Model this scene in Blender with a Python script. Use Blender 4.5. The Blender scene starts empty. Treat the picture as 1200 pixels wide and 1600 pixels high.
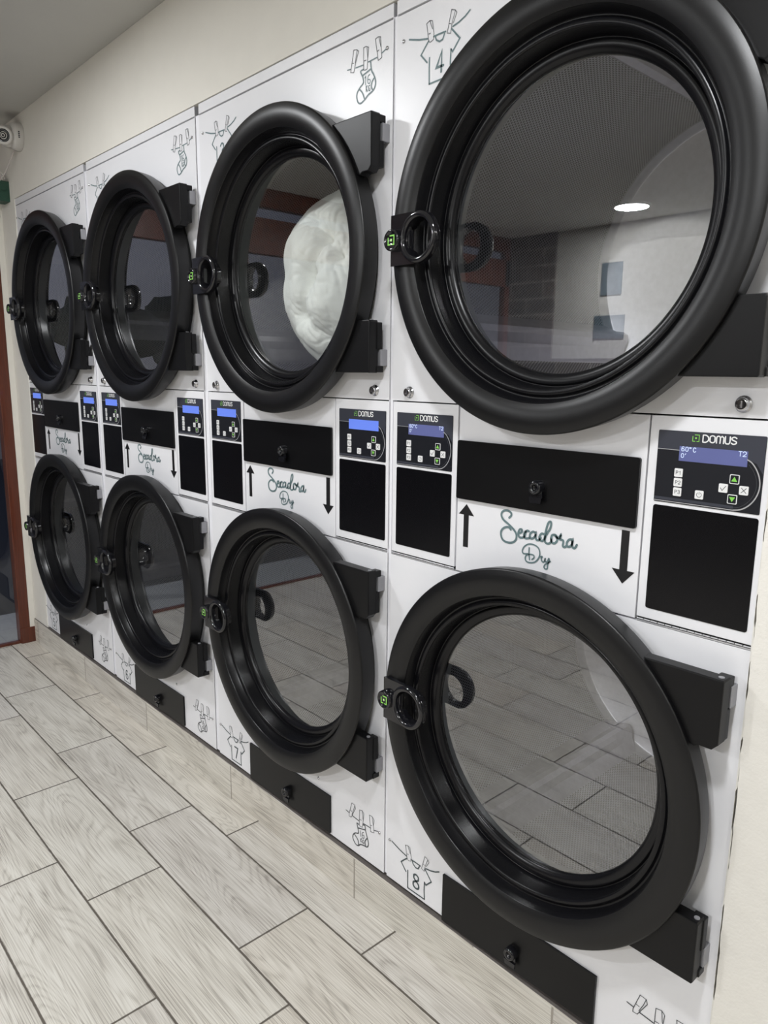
import bpy, bmesh, math, random
from mathutils import Vector, Matrix, noise

# ------------------------------------------------------------------ camera, world, lights, exposure
S = bpy.context.scene
COL = S.collection
ZF = 0.126                      # dryer feet stand on a plinth this far above the floor
random.seed(7)

cam_data = bpy.data.cameras.new('camera')
cam = bpy.data.objects.new('camera', cam_data)
COL.objects.link(cam)
yaw, pit, rol = 2.39626954, -0.187560491, 0.0107058412
fw = Vector((math.cos(pit)*math.cos(yaw), math.cos(pit)*math.sin(yaw), math.sin(pit)))
rt = Vector((math.sin(yaw), -math.cos(yaw), 0.0))
up = rt.cross(fw)
rx = rt*math.cos(rol) + up*math.sin(rol)
ux = -rt*math.sin(rol) + up*math.cos(rol)
M = Matrix(((rx.x, ux.x, -fw.x, 3.61088), (rx.y, ux.y, -fw.y, -1.11284), (rx.z, ux.z, -fw.z, 1.22415+ZF), (0, 0, 0, 1)))
cam.matrix_world = M
cam_data.sensor_fit = 'VERTICAL'
cam_data.sensor_height = 36.0
cam_data.sensor_width = 27.0
cam_data.lens = 1148.783/1600*36.0
cam_data.clip_start = 0.02
S.camera = cam

S.view_settings.view_transform = 'Standard'
S.view_settings.look = 'None'
S.view_settings.gamma = 1.0
S.view_settings.use_curve_mapping = False
S.view_settings.exposure = -0.03
S.cycles.use_denoising = True
S.cycles.max_bounces = 10
S.cycles.transparent_max_bounces = 16
S.cycles.caustics_reflective = False
S.cycles.caustics_refractive = False
S.cycles.sample_clamp_indirect = 4.0

W_ = bpy.data.worlds.new('dusk_sky'); S.world = W_; W_.use_nodes = True
nt = W_.node_tree; nt.nodes.clear()
o_ = nt.nodes.new('ShaderNodeOutputWorld'); b_ = nt.nodes.new('ShaderNodeBackground')
tc = nt.nodes.new('ShaderNodeTexCoord'); sp = nt.nodes.new('ShaderNodeSeparateXYZ')
cr = nt.nodes.new('ShaderNodeValToRGB')
cr.color_ramp.elements[0].position = 0.0; cr.color_ramp.elements[0].color = (.30, .30, .36, 1)
cr.color_ramp.elements[1].position = 0.6; cr.color_ramp.elements[1].color = (.16, .20, .33, 1)
nt.links.new(tc.outputs['Generated'], sp.inputs[0]); nt.links.new(sp.outputs['Z'], cr.inputs[0])
nt.links.new(cr.outputs[0], b_.inputs[0]); nt.links.new(b_.outputs[0], o_.inputs[0])
b_.inputs[1].default_value = 0.60

CEIL = 2.26 + ZF
def area(name, x, y, power, size=0.2, col=(0.955, 0.975, 1.0)):
    d = bpy.data.lights.new(name, 'AREA'); d.shape = 'DISK'; d.size = size; d.energy = power; d.color = col
    d.spread = math.radians(180)
    o = bpy.data.objects.new(name, d); COL.objects.link(o); o.location = (x, y, CEIL-0.012)
    return o
LIGHTS = [(1.25, -0.95, 19), (3.25, -0.95, 19), (1.08, -3.27, 50), (3.25, -3.27, 50), (5.0, -0.95, 14)]
for i, (x, y, p_) in enumerate(LIGHTS):
    area('downlight_lamp', x, y, p_)

# ------------------------------------------------------------------ helpers
def tag(o, label=None, cat=None, group=None, kind=None):
    if label: o['label'] = label
    if cat: o['category'] = cat
    if group: o['group'] = group
    if kind: o['kind'] = kind
    return o

def empty(name, loc, **k):
    o = bpy.data.objects.new(name, None); COL.objects.link(o); o.location = loc
    o.empty_display_size = 0.1
    return tag(o, **k)

class MB:
    """collects geometry for ONE mesh (may hold several material slots)"""
    def __init__(s): s.v = []; s.f = []; s.m = []; s.sm = []
    def add(s, vs, fs, mi=0, smooth=False):
        b = len(s.v); s.v += [tuple(v) for v in vs]
        for f in fs: s.f.append(tuple(b+i for i in f)); s.m.append(mi); s.sm.append(smooth)
    def box(s, x0, x1, y0, y1, z0, z1, mi=0, bev=0.0):
        if bev <= 0:
            vs = [(x, y, z) for x in (x0, x1) for y in (y0, y1) for z in (z0, z1)]
            fs = [(0, 1, 3, 2), (4, 6, 7, 5), (0, 4, 5, 1), (2, 3, 7, 6), (0, 2, 6, 4), (1, 5, 7, 3)]
            s.add(vs, fs, mi); return
        bm = bmesh.new(); bmesh.ops.create_cube(bm, size=1)
        for v in bm.verts:
            v.co = Vector(((x0+x1)/2+v.co.x*(x1-x0), (y0+y1)/2+v.co.y*(y1-y0), (z0+z1)/2+v.co.z*(z1-z0)))
        bmesh.ops.bevel(bm, geom=bm.edges[:], offset=bev, segments=2, affect='EDGES', profile=0.6)
        s.bm(bm, mi)
    def bm(s, bm, mi=0, smooth=False):
        bm.verts.index_update()
        s.add([v.co.copy() for v in bm.verts], [[v.index for v in f.verts] for f in bm.faces], mi, smooth); bm.free()
    def lathe(s, cx, cz, prof, n=96, mi=0, smooth=True, close=False, a0=0.0, a1=2*math.pi):
        """profile (r, y) turned around the y axis through (cx, cz)"""
        full = abs(a1-a0-2*math.pi) < 1e-6
        cols = n if full else n+1
        vs = [(cx+r*math.cos(a0+(a1-a0)*k/n), y, cz+r*math.sin(a0+(a1-a0)*k/n)) for k in range(cols) for r, y in prof]
        m = len(prof); fs = []
        for k in range(n):
            k2 = (k+1) % cols if full else k+1
            for i in range(m if close else m-1):
                j = (i+1) % m
                fs.append((k*m+i, k*m+j, k2*m+j, k2*m+i))
        s.add(vs, fs, mi, smooth)
    def cyl(s, p0, p1, r, n=16, mi=0, r1=None, caps=True, smooth=True):
        p0, p1 = Vector(p0), Vector(p1); d = (p1-p0).normalized()
        a = Vector((0, 0, 1)) if abs(d.z) < .9 else Vector((1, 0, 0))
        u = d.cross(a).normalized(); w = d.cross(u); r1 = r if r1 is None else r1
        vs = [p+(u*math.cos(2*math.pi*k/n)+w*math.sin(2*math.pi*k/n))*q for p, q in ((p0, r), (p1, r1)) for k in range(n)]
        s.add(vs, [(k, (k+1) % n, n+(k+1) % n, n+k) for k in range(n)], mi, smooth)
        if caps: s.add(vs[:n], [tuple(range(n))[::-1]], mi); s.add(vs[n:], [tuple(range(n))], mi)
    def tube(s, pts, r, n=8, mi=0):
        pts = [Vector(p) for p in pts]; rings = []
        for i, p in enumerate(pts):
            d = (pts[min(i+1, len(pts)-1)]-pts[max(i-1, 0)]).normalized()
            a = Vector((0, 0, 1)) if abs(d.z) < .9 else Vector((1, 0, 0))
            u = d.cross(a).normalized(); w = d.cross(u)
            rings += [p+(u*math.cos(2*math.pi*k/n)+w*math.sin(2*math.pi*k/n))*r for k in range(n)]
        s.add(rings, [(i*n+k, i*n+(k+1) % n, (i+1)*n+(k+1) % n, (i+1)*n+k) for i in range(len(pts)-1) for k in range(n)], mi, True)
    def build(s, name, mats, parent=None, loc=None):
        me = bpy.data.meshes.new(name); me.from_pydata(s.v, [], s.f)
        mats = mats if isinstance(mats, (list, tuple)) else [mats]
        for m in mats: me.materials.append(m)
        me.polygons.foreach_set('material_index', s.m); me.polygons.foreach_set('use_smooth', s.sm)
        me.validate(); me.update()
        return link(name, me, parent, loc)

def link(name, me, parent=None, loc=None):
    o = bpy.data.objects.new(name, me); COL.objects.link(o)
    if parent: o.parent = parent
    if loc: o.location = loc
    return o

def smooth_line(pts, sub=5):
    P = [Vector(p) for p in pts]
    if len(P) < 3: return P
    closed = (P[0]-P[-1]).length < 1e-5; out = []
    for i in range(len(P)-1):
        a = P[i-1] if i else (P[-2] if closed else P[0]); b, c = P[i], P[i+1]
        d = P[i+2] if i+2 < len(P) else (P[1] if closed else P[-1])
        for k in range(sub):
            t = k/sub
            out.append(0.5*((2*b)+(c-a)*t+(2*a-5*b+4*c-d)*t*t+(3*b-a-3*c+d)*t**3))
    out.append(P[-1]); return out

def ribbon(mb, pts, w, y, mi=0, curve=True, dx=0.0, dz=0.0):
    """flat printed stroke of width w on the plane y, with round ends"""
    P = smooth_line(pts) if curve else [Vector(p) for p in pts]
    P = [p for i, p in enumerate(P) if i == 0 or (p-P[i-1]).length > 1e-6]
    n = len(P); L = []; R = []
    for i in range(n):
        if i == 0: t = P[1]-P[0]
        elif i == n-1: t = P[-1]-P[-2]
        else: t = (P[i+1]-P[i]).normalized()+(P[i]-P[i-1]).normalized()
        t = t.normalized() if t.length > 1e-9 else Vector((1, 0))
        nn = Vector((-t.y, t.x))
        if 0 < i < n-1:
            c = max(.5, abs(nn.dot(Vector((-(P[i]-P[i-1]).y, (P[i]-P[i-1]).x)).normalized())))
        else: c = 1
        L.append(P[i]+nn*w/2/c); R.append(P[i]-nn*w/2/c)
    vs = [(p.x+dx, y, p.y+dz) for p in L]+[(p.x+dx, y, p.y+dz) for p in R]
    mb.add(vs, [(i, n+i, n+i+1, i+1) for i in range(n-1)], mi)
    for e in (P[0], P[-1]):
        vs = [(e.x+dx+w/2*math.cos(k*math.pi/4), y-1e-6, e.y+dz+w/2*math.sin(k*math.pi/4)) for k in range(8)]
        mb.add(vs, [tuple(range(8))], mi)

def poly(mb, pts, y, mi=0):
    mb.add([(a, y, b) for a, b in pts], [tuple(range(len(pts)))], mi)

def rrect(x0, x1, z0, z1, r, n=4):
    out = []
    for cx, cz, a in ((x1-r, z0+r, -90), (x1-r, z1-r, 0), (x0+r, z1-r, 90), (x0+r, z0+r, 180)):
        for k in range(n+1):
            t = math.radians(a+90*k/n); out.append((cx+r*math.cos(t), cz+r*math.sin(t)))
    return out

def prism(mb, pts, y0, y1, mi=0):
    """outline in (x, z) extruded from y0 (front) to y1"""
    n = len(pts)
    vs = [(a, y0, b) for a, b in pts]+[(a, y1, b) for a, b in pts]
    mb.add(vs, [tuple(range(n)), tuple(range(n, 2*n))[::-1]]+[(i, n+i, n+(i+1) % n, (i+1) % n) for i in range(n)], mi)

# ------------------------------------------------------------------ materials
def mat(name, base=(.8, .8, .8), rough=.5, metal=0.0, spec=.5, emit=None, es=0.0, coat=0.0):
    m = bpy.data.materials.new(name); m.use_nodes = True
    b = m.node_tree.nodes['Principled BSDF']
    b.inputs['Base Color'].default_value = (*base, 1); b.inputs['Roughness'].default_value = rough
    b.inputs['Metallic'].default_value = metal; b.inputs['Specular IOR Level'].default_value = spec
    b.inputs['Coat Weight'].default_value = coat
    if emit: b.inputs['Emission Color'].default_value = (*emit, 1); b.inputs['Emission Strength'].default_value = es
    return m

class N:
    def __init__(s, m): s.t = m.node_tree; s.b = s.t.nodes.get('Principled BSDF')
    def n(s, k, **p):
        x = s.t.nodes.new(k)
        for a, v in p.items():
            if a.startswith('i_'): x.inputs[a[2:].replace('_', ' ')].default_value = v
            else: setattr(x, a, v)
        return x
    def l(s, a, b): s.t.links.new(a, b)
    def math(s, op, a, b=None, clamp=False):
        x = s.t.nodes.new('ShaderNodeMath'); x.operation = op; x.use_clamp = clamp
        for i, q in enumerate((a, b)):
            if q is None: continue
            if isinstance(q, (int, float)): x.inputs[i].default_value = q
            else: s.l(q, x.inputs[i])
        return x.outputs[0]
    def bump(s, h, strength=.2, dist=.002):
        x = s.n('ShaderNodeBump'); x.inputs['Strength'].default_value = strength; x.inputs['Distance'].default_value = dist
        s.l(h, x.inputs['Height']); s.l(x.outputs[0], s.b.inputs['Normal'])
    def ramp(s, f, stops):
        x = s.n('ShaderNodeValToRGB'); e = x.color_ramp.elements
        while len(e) < len(stops): e.new(.5)
        for q, (p, c) in zip(e, stops): q.position = p; q.color = (*c, 1)
        s.l(f, x.inputs[0]); return x.outputs[0]
    def mix(s, f, a, b, mode='MIX'):
        x = s.n('ShaderNodeMix', data_type='RGBA', blend_type=mode)
        for i, q in ((0, f), (6, a), (7, b)):
            if isinstance(q, (int, float)): x.inputs[i].default_value = q
            elif isinstance(q, tuple): x.inputs[i].default_value = (*q, 1)
            else: s.l(q, x.inputs[i])
        return x.outputs[2]

def noisy(m, scale, amt, detail=4, bump=0.0, coord='Object', stretch=(1, 1, 1), dist=.002):
    k = N(m); c = k.n('ShaderNodeTexCoord'); mp = k.n('ShaderNodeMapping'); mp.inputs['Scale'].default_value = stretch
    k.l(c.outputs[coord], mp.inputs[0]); t = k.n('ShaderNodeTexNoise'); t.inputs['Scale'].default_value = scale; t.inputs['Detail'].default_value = detail
    k.l(mp.outputs[0], t.inputs[0]); base = tuple(k.b.inputs['Base Color'].default_value)[:3]
    if amt: k.l(k.mix(t.outputs[0], tuple(max(0, x*(1-amt)) for x in base), tuple(min(1, x*(1+amt)) for x in base)), k.b.inputs['Base Color'])
    if bump: k.bump(t.outputs[0], bump, dist)
    return m

M_ = {}
M_['white'] = noisy(mat('white_enamel', (.80, .80, .825), .33, spec=.45), 350, .0, bump=.04)
M_['white_edge'] = mat('white_enamel_side', (.86, .86, .90), .4)  # side enamel colour lightened to offset the dark between towers
M_['black'] = noisy(mat('black_satin_plastic', (.004, .004, .0045), .35, spec=.36), 900, .0, bump=.10, dist=.0006)
M_['funnel'] = mat('black_semi_gloss_plastic', (.004, .004, .005), .27, spec=.28)
M_['hinge'] = noisy(mat('black_powder_coat', (.004, .004, .0045), .38, spec=.24), 700, .0, bump=.12, dist=.0006)
M_['gloss'] = mat('glossy_black_plastic', (.008, .008, .010), .10, spec=.6)
M_['flap'] = mat('black_painted_flap', (.003, .003, .0035), .32, spec=.26)
M_['gasket'] = mat('black_rubber', (.012, .012, .012), .7)
M_['lid'] = mat('black_vinyl_panel', (.003, .003, .004), .22, spec=.25)
M_['ctrl'] = mat('dark_control_film', (.013, .014, .018), .22)
M_['ctrl_top'] = mat('slate_control_band', (.045, .048, .062), .25)
M_['silver'] = mat('silver_line', (.62, .62, .64), .3, metal=.6)
M_['btn'] = mat('white_key', (.80, .80, .80), .4)
M_['ink'] = mat('dark_ink', (.05, .05, .06), .6)
M_['green'] = mat('green_key', (.22, .60, .09), .4)
M_['logo_green'] = mat('green_mark', (.25, .62, .10), .4)
M_['logo_glow'] = mat('pale_green_mark', (.55, .85, .35), .4)
M_['print_white'] = mat('white_print', (.82, .82, .82), .5)
M_['teal'] = noisy(mat('grey_teal_print', (.125, .19, .20), .45), 30, .25)
M_['shirt_ink'] = mat('dark_grey_teal_print', (.055, .075, .082), .5)
M_['grey_ink'] = mat('grey_print', (.075, .08, .088), .5)
M_['arrow'] = mat('black_vinyl_arrow', (.004, .004, .005), .45)
M_['steel'] = noisy(mat('brushed_steel', (.68, .66, .72), .44, metal=1.0), 60, .12, stretch=(1, 1, 1), bump=.03)
M_['screw'] = mat('chrome_screw', (.60, .60, .62), .2, metal=1.0)
M_['lockface'] = mat('dark_lock_face', (.05, .045, .045), .3, metal=.5)
M_['dark'] = mat('dark_void', (.01, .01, .01), .9)
M_['bracket'] = mat('grey_bracket', (.33, .33, .35), .4, metal=.4)
M_['lip'] = mat('galvanised_lip', (.30, .31, .31), .42, metal=.8)
M_['lcd_blue'] = mat('lit_blue_lcd', (.04, .06, .2), .15, emit=(.13, .22, .74), es=1.0)
M_['lcd_pale'] = mat('lit_lavender_lcd', (.06, .07, .16), .15, emit=(.15, .165, .38), es=.5)
M_['lcd_text'] = mat('lcd_digits', (.1, .1, .1), .3, emit=(.62, .74, 1.0), es=1.0)
M_['caulk'] = noisy(mat('white_caulk', (.74, .72, .67), .7), 60, .08, bump=.6)
M_['duvet'] = noisy(mat('white_cotton', (.90, .905, .87), .75), 25, .03, bump=.25, dist=.004)
M_['cctv'] = mat('white_camera_plastic', (.62, .60, .57), .35)
M_['cctv_dark'] = mat('camera_lens_black', (.01, .01, .012), .12)
M_['jbox'] = noisy(mat('green_plastic_box', (.020, .075, .048), .5), 40, .15, bump=.1)
M_['cable'] = mat('white_cable', (.62, .58, .55), .5)
M_['asphalt'] = noisy(mat('asphalt', (.022, .023, .030), .85), 12, .3, bump=.4)
M_['pavement'] = noisy(mat('pavement', (.36, .36, .37), .8), 30, .12, bump=.2)
M_['leaf'] = noisy(mat('dark_foliage', (.02, .035, .02), .8), 6, .4)
M_['bark'] = mat('bark', (.06, .045, .035), .9)
M_['lampwhite'] = mat('lamp_diffuser', (.9, .9, .9), .5, emit=(1, .97, .92), es=14.0)
M_['lamprim'] = mat('lamp_rim', (.8, .8, .8), .5)

def plaster(name, c, s=14, b=.25):
    m = mat(name, c, .85, spec=.25); k = N(m)
    tcn = k.n('ShaderNodeTexCoord'); a = k.n('ShaderNodeTexNoise'); a.inputs['Scale'].default_value = s; a.inputs['Detail'].default_value = 6
    k.l(tcn.outputs['Object'], a.inputs[0]); g = k.n('ShaderNodeTexNoise'); g.inputs['Scale'].default_value = 220; k.l(tcn.outputs['Object'], g.inputs[0])
    k.l(k.mix(a.outputs[0], tuple(x*.965 for x in c), tuple(min(1, x*1.03) for x in c)), k.b.inputs['Base Color'])
    k.bump(k.math('ADD', a.outputs[0], k.math('MULTIPLY', g.outputs[0], .3)), b, .003)
    return m
M_['wall'] = plaster('cream_plaster', (.76, .735, .675))
M_['wall_r'] = plaster('cream_textured_plaster', (.80, .775, .72), 26, .45)
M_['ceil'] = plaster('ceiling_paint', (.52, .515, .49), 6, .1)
M_['wall_far'] = plaster('grey_cream_paint', (.46, .45, .42), 6, .1)
M_['plinth_top'] = noisy(mat('dark_plinth_top', (.115, .10, .092), .9), 120, .25, bump=.4)  # plinth top, much darker than its tiled face

def wood_tile(name, vertical=False):
    """pale grey wood-look porcelain planks 0.59 x 0.198 m laid one third staggered"""
    m = mat(name, (.6, .57, .52), .42, spec=.4); k = N(m)
    c = k.n('ShaderNodeTexCoord'); s = k.n('ShaderNodeSeparateXYZ'); k.l(c.outputs['Object'], s.inputs[0])
    u = s.outputs['X']; v = s.outputs['Z'] if vertical else s.outputs['Y']
    PW, PH = .608, .2050
    vv = k.math('DIVIDE', k.math('ADD', v, .5 if vertical else .1215+PH*40), PH)
    row = k.math('FLOOR', vv); fv = k.math('FRACT', vv)
    odd = k.math('MODULO', row, 2.0)
    uu = k.math('ADD', k.math('DIVIDE', k.math('SUBTRACT', u, -.115 if vertical else 1.257-PW*10), PW), k.math('MULTIPLY', odd, .342))
    colm = k.math('FLOOR', uu); fu = k.math('FRACT', uu)
    du = k.math('MULTIPLY', k.math('MINIMUM', fu, k.math('SUBTRACT', 1.0, fu)), PW)
    dv = k.math('MULTIPLY', k.math('MINIMUM', fv, k.math('SUBTRACT', 1.0, fv)), PH)
    if vertical: d = du
    else: d = k.math('MINIMUM', du, dv)
    rag = k.n('ShaderNodeTexNoise'); rag.inputs['Scale'].default_value = 60; k.l(c.outputs['Object'], rag.inputs[0])
    d = k.math('ADD', d, k.math('MULTIPLY', k.math('SUBTRACT', rag.outputs[0], .5), .0022))
    g = k.n('ShaderNodeMapRange'); k.l(d, g.inputs[0]); g.inputs[1].default_value = .0018; g.inputs[2].default_value = .0034
    grout = g.outputs[0]
    rid = k.n('ShaderNodeCombineXYZ'); k.l(colm, rid.inputs[0]); k.l(row, rid.inputs[1])
    wn = k.n('ShaderNodeTexWhiteNoise'); k.l(rid.outputs[0], wn.inputs[0])
    rnd = wn.outputs['Value']
    # grain coordinates: shift per plank
    cx = k.n('ShaderNodeCombineXYZ')
    k.l(k.math('ADD', k.math('MULTIPLY', u, 1.0), k.math('MULTIPLY', rnd, 17.0)), cx.inputs[0])
    k.l(k.math('ADD', k.math('MULTIPLY', v, 1.0), k.math('MULTIPLY', rnd, 5.0)), cx.inputs[1])
    mp = k.n('ShaderNodeMapping'); mp.inputs['Scale'].default_value = (.9, 9.0, 1); k.l(cx.outputs[0], mp.inputs[0])
    big = k.n('ShaderNodeTexNoise'); big.inputs['Scale'].default_value = 1.15; big.inputs['Detail'].default_value = 1.0; big.inputs['Distortion'].default_value = .4; k.l(mp.outputs[0], big.inputs[0])
    rings = k.math('SINE', k.math('MULTIPLY', big.outputs[0], 150.0))
    r2 = k.math('POWER', k.math('MULTIPLY', k.math('ADD', rings, 1.0), .5), 3.0)
    mp2 = k.n('ShaderNodeMapping'); mp2.inputs['Scale'].default_value = (6, 400, 1); k.l(cx.outputs[0], mp2.inputs[0])
    fine = k.n('ShaderNodeTexNoise'); fine.inputs['Scale'].default_value = 1.0; fine.inputs['Detail'].default_value = 3; k.l(mp2.outputs[0], fine.inputs[0])
    mp3 = k.n('ShaderNodeMapping'); mp3.inputs['Scale'].default_value = (2.2, 9, 1); k.l(cx.outputs[0], mp3.inputs[0])
    cloud = k.n('ShaderNodeTexNoise'); cloud.inputs['Scale'].default_value = 2.0; cloud.inputs['Detail'].default_value = 3; k.l(mp3.outputs[0], cloud.inputs[0])
    f = k.math('ADD', k.math('MULTIPLY', r2, .28), k.math('MULTIPLY', k.math('SUBTRACT', fine.outputs[0], .5), 2.3))
    f = k.math('ADD', f, k.math('MULTIPLY', k.math('SUBTRACT', cloud.outputs[0], .5), 1.1))
    f = k.math('ADD', f, .30, clamp=True)
    base = k.ramp(f, [(0.0, (.70, .675, .62)), (.45, (.575, .545, .49)), (1.0, (.33, .305, .27))])
    tint = k.ramp(rnd, [(0, (.93, .92, .93)), (.5, (1, 1, .99)), (1, (.97, .94, .91))])
    base = k.mix(1.0, base, tint, 'MULTIPLY')
    gcol = (.33, .30, .26) if vertical else (.11, .095, .078)
    k.l(k.mix(grout, gcol, base), k.b.inputs['Base Color'])
    h = k.math('ADD', k.math('MULTIPLY', grout, 1.0), k.math('MULTIPLY', fine.outputs[0], .25))
    k.bump(h, .35, .0015)
    rr = k.n('ShaderNodeMapRange'); k.l(grout, rr.inputs[0]); rr.inputs[3].default_value = .8; rr.inputs[4].default_value = .40
    k.l(rr.outputs[0], k.b.inputs['Roughness'])
    return m
M_['floor'] = wood_tile('grey_wood_look_tile')
M_['plinth'] = wood_tile('grey_wood_look_plinth_tile', True)

def wood(name, a, b, scale):
    m = mat(name, a, .35, coat=.3); k = N(m); c = k.n('ShaderNodeTexCoord'); mp = k.n('ShaderNodeMapping'); mp.inputs['Scale'].default_value = scale
    k.l(c.outputs['Object'], mp.inputs[0]); n1 = k.n('ShaderNodeTexNoise'); n1.inputs['Scale'].default_value = 3; n1.inputs['Detail'].default_value = 5; n1.inputs['Distortion'].default_value = 1.5
    k.l(mp.outputs[0], n1.inputs[0]); k.l(k.mix(n1.outputs[0], a, b), k.b.inputs['Base Color']); return m
M_['wood'] = wood('red_brown_varnished_wood', (.045, .009, .004), (.150, .034, .013), (25, 25, 1.5))

def glass(name, tint=(.72, .77, .76), k4=4.0, rough=0.0):
    m = bpy.data.materials.new(name); m.use_nodes = True; t = m.node_tree; t.nodes.clear()
    o = t.nodes.new('ShaderNodeOutputMaterial'); mx = t.nodes.new('ShaderNodeMixShader')
    tr = t.nodes.new('ShaderNodeBsdfTransparent'); tr.inputs[0].default_value = (*tint, 1)
    gl = t.nodes.new('ShaderNodeBsdfGlossy'); gl.inputs['Roughness'].default_value = rough; gl.inputs[0].default_value = (1, 1, 1, 1)
    fr = t.nodes.new('ShaderNodeFresnel'); fr.inputs[0].default_value = 1.5
    geo = t.nodes.new('ShaderNodeNewGeometry')
    def mth(op, a, b):
        x = t.nodes.new('ShaderNodeMath'); x.operation = op
        for i, q in enumerate((a, b)):
            if isinstance(q, (int, float)): x.inputs[i].default_value = q
            else: t.links.new(q, x.inputs[i])
        return x.outputs[0]
    f = mth('SUBTRACT', 1.0, mth('POWER', mth('SUBTRACT', 1.0, fr.outputs[0]), k4))
    f = mth('MULTIPLY', f, mth('SUBTRACT', 1.0, geo.outputs['Backfacing']))
    t.links.new(f, mx.inputs[0]); t.links.new(tr.outputs[0], mx.inputs[1]); t.links.new(gl.outputs[0], mx.inputs[2])
    t.links.new(mx.outputs[0], o.inputs[0]); return m
M_['glass'] = glass('door_glass', (.92, .94, .93), 4.4)
M_['shopglass'] = glass('shop_window_glass', (.86, .88, .88), 2.0)

def perforated():
    """stainless drum skin with staggered round holes, uv in metres"""
    m = mat('perforated_steel', (.42, .42, .45), .36, metal=.9); k = N(m)
    uv = k.n('ShaderNodeUVMap'); s = k.n('ShaderNodeSeparateXYZ'); k.l(uv.outputs[0], s.inputs[0])
    p = .0068
    a = k.math('DIVIDE', s.outputs['X'], p); b = k.math('DIVIDE', s.outputs['Y'], p*1.732)
    def cell(da):
        x = k.math('SUBTRACT', k.math('FRACT', k.math('ADD', a, da)), .5)
        y = k.math('MULTIPLY', k.math('SUBTRACT', k.math('FRACT', k.math('ADD', b, da)), .5), 1.732)
        return k.math('SQRT', k.math('ADD', k.math('MULTIPLY', x, x), k.math('MULTIPLY', y, y)))
    d = k.math('MINIMUM', cell(0.0), cell(.5))
    g = k.n('ShaderNodeMapRange'); k.l(d, g.inputs[0]); g.inputs[1].default_value = .32; g.inputs[2].default_value = .38
    band = k.math('GREATER_THAN', s.outputs['Y'], .018)
    band = k.math('MULTIPLY', band, k.math('LESS_THAN', s.outputs['Y'], .615))
    hole = k.math('MULTIPLY', k.math('SUBTRACT', 1.0, g.outputs[0]), band)
    k.l(k.mix(hole, (.42, .42, .45), (.003, .003, .0035)), k.b.inputs['Base Color'])
    k.l(k.math('SUBTRACT', .9, k.math('MULTIPLY', hole, .9)), k.b.inputs['Metallic'])
    k.l(k.math('ADD', .34, k.math('MULTIPLY', hole, .5)), k.b.inputs['Roughness'])
    k.b.inputs['Specular IOR Level'].default_value = .3
    return m
M_['mesh'] = perforated()

def brick():
    m = mat('dark_brick_tile', (.08, .075, .07), .5); k = N(m); c = k.n('ShaderNodeTexCoord')
    sp_ = k.n('ShaderNodeSeparateXYZ'); k.l(c.outputs['Object'], sp_.inputs[0]); cb = k.n('ShaderNodeCombineXYZ'); k.l(sp_.outputs['X'], cb.inputs[0]); k.l(sp_.outputs['Z'], cb.inputs[1])
    t = k.n('ShaderNodeTexBrick'); t.inputs['Scale'].default_value = 1.0; t.inputs['Brick Width'].default_value = .30; t.inputs['Row Height'].default_value = .12
    t.inputs['Mortar Size'].default_value = .006; t.inputs['Color1'].default_value = (.10, .09, .085, 1); t.inputs['Color2'].default_value = (.14, .12, .11, 1); t.inputs['Mortar'].default_value = (.30, .28, .26, 1)
    k.l(cb.outputs[0], t.inputs[0]); k.l(t.outputs[0], k.b.inputs['Base Color']); return m
M_['brick'] = brick()
# ------------------------------------------------------------------ the room
YB = -3.7; XR = 5.2; XL = -0.17
def struct(name, mb, m):
    o = mb.build(name, m); o['kind'] = 'structure'; return o
b = MB(); b.box(XL-.02, XR+.1, YB-.1, 1.1, -.12, 0); struct('floor', b, M_['floor'])
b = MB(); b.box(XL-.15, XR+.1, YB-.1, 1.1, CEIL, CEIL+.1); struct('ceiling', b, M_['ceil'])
# wall above the dryers
b = MB(); b.box(XL, 3.30, -.0035, .12, 1.9505+ZF, CEIL-.0005); struct('wall_back', b, M_['wall'])
# pillar between shop front and first dryer, standing on the plinth
PT = -.0085+ZF
b = MB(); b.box(XL, .0125, -.0040, .30, PT, CEIL-.0005, bev=.0015); struct('wall_left', b, M_['wall'])
# wall to the right of the dryers, its edge broken where it was chased out
b = MB(); zs = [i*.012 for i in range(int((CEIL)/.012)+1)]+[CEIL-.0005]
rnd = random.Random(3); front = []; jag = 0
for z in zs:
    jag = .7*jag+rnd.uniform(-.0007, .0008)
    t = (z-ZF)
    xe = 3.2206+.0004*math.sin(t*3)+max(-.0010, min(.0016, jag))
    front.append((xe, z))
n = len(zs)
vs = [(x, -.004, z) for x, z in front]+[(XR, -.004, z) for x, z in front]+[(x+.004, .05, z) for x, z in front]
b.add(vs, [(i, n+i, n+i+1, i+1) for i in range(n-1)]+[(2*n+i, i, i+1, 2*n+i+1) for i in range(n-1)])
b.box(3.30, XR, .05, .12, 0, CEIL-.0005)
struct('wall_right', b, M_['wall_r'])
b = MB(); b.box(XR, XR+.1, YB, 1.0, 0, CEIL-.0005); struct('wall_side', b, M_['wall_far'])
b = MB(); b.box(.25, XR, YB-.1, YB, 0, CEIL-.0005); struct('wall_front', b, M_['wall_far'])
b = MB(); b.box(.25, XR, YB, YB+.02, 0, 1.34+ZF); struct('wall_front_added_dark', b, M_['brick'])  # unseen dark band added so the black plastic mirrors something dark
b = MB(); b.box(XL, .25, YB-.1, YB+.02, 0, CEIL-.0005); struct('wall_front_tiled', b, M_['brick'])
b = MB(); b.box(XL, XR, 1.0, 1.1, 0, CEIL-.0005); struct('wall_service', b, M_['dark'])
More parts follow.
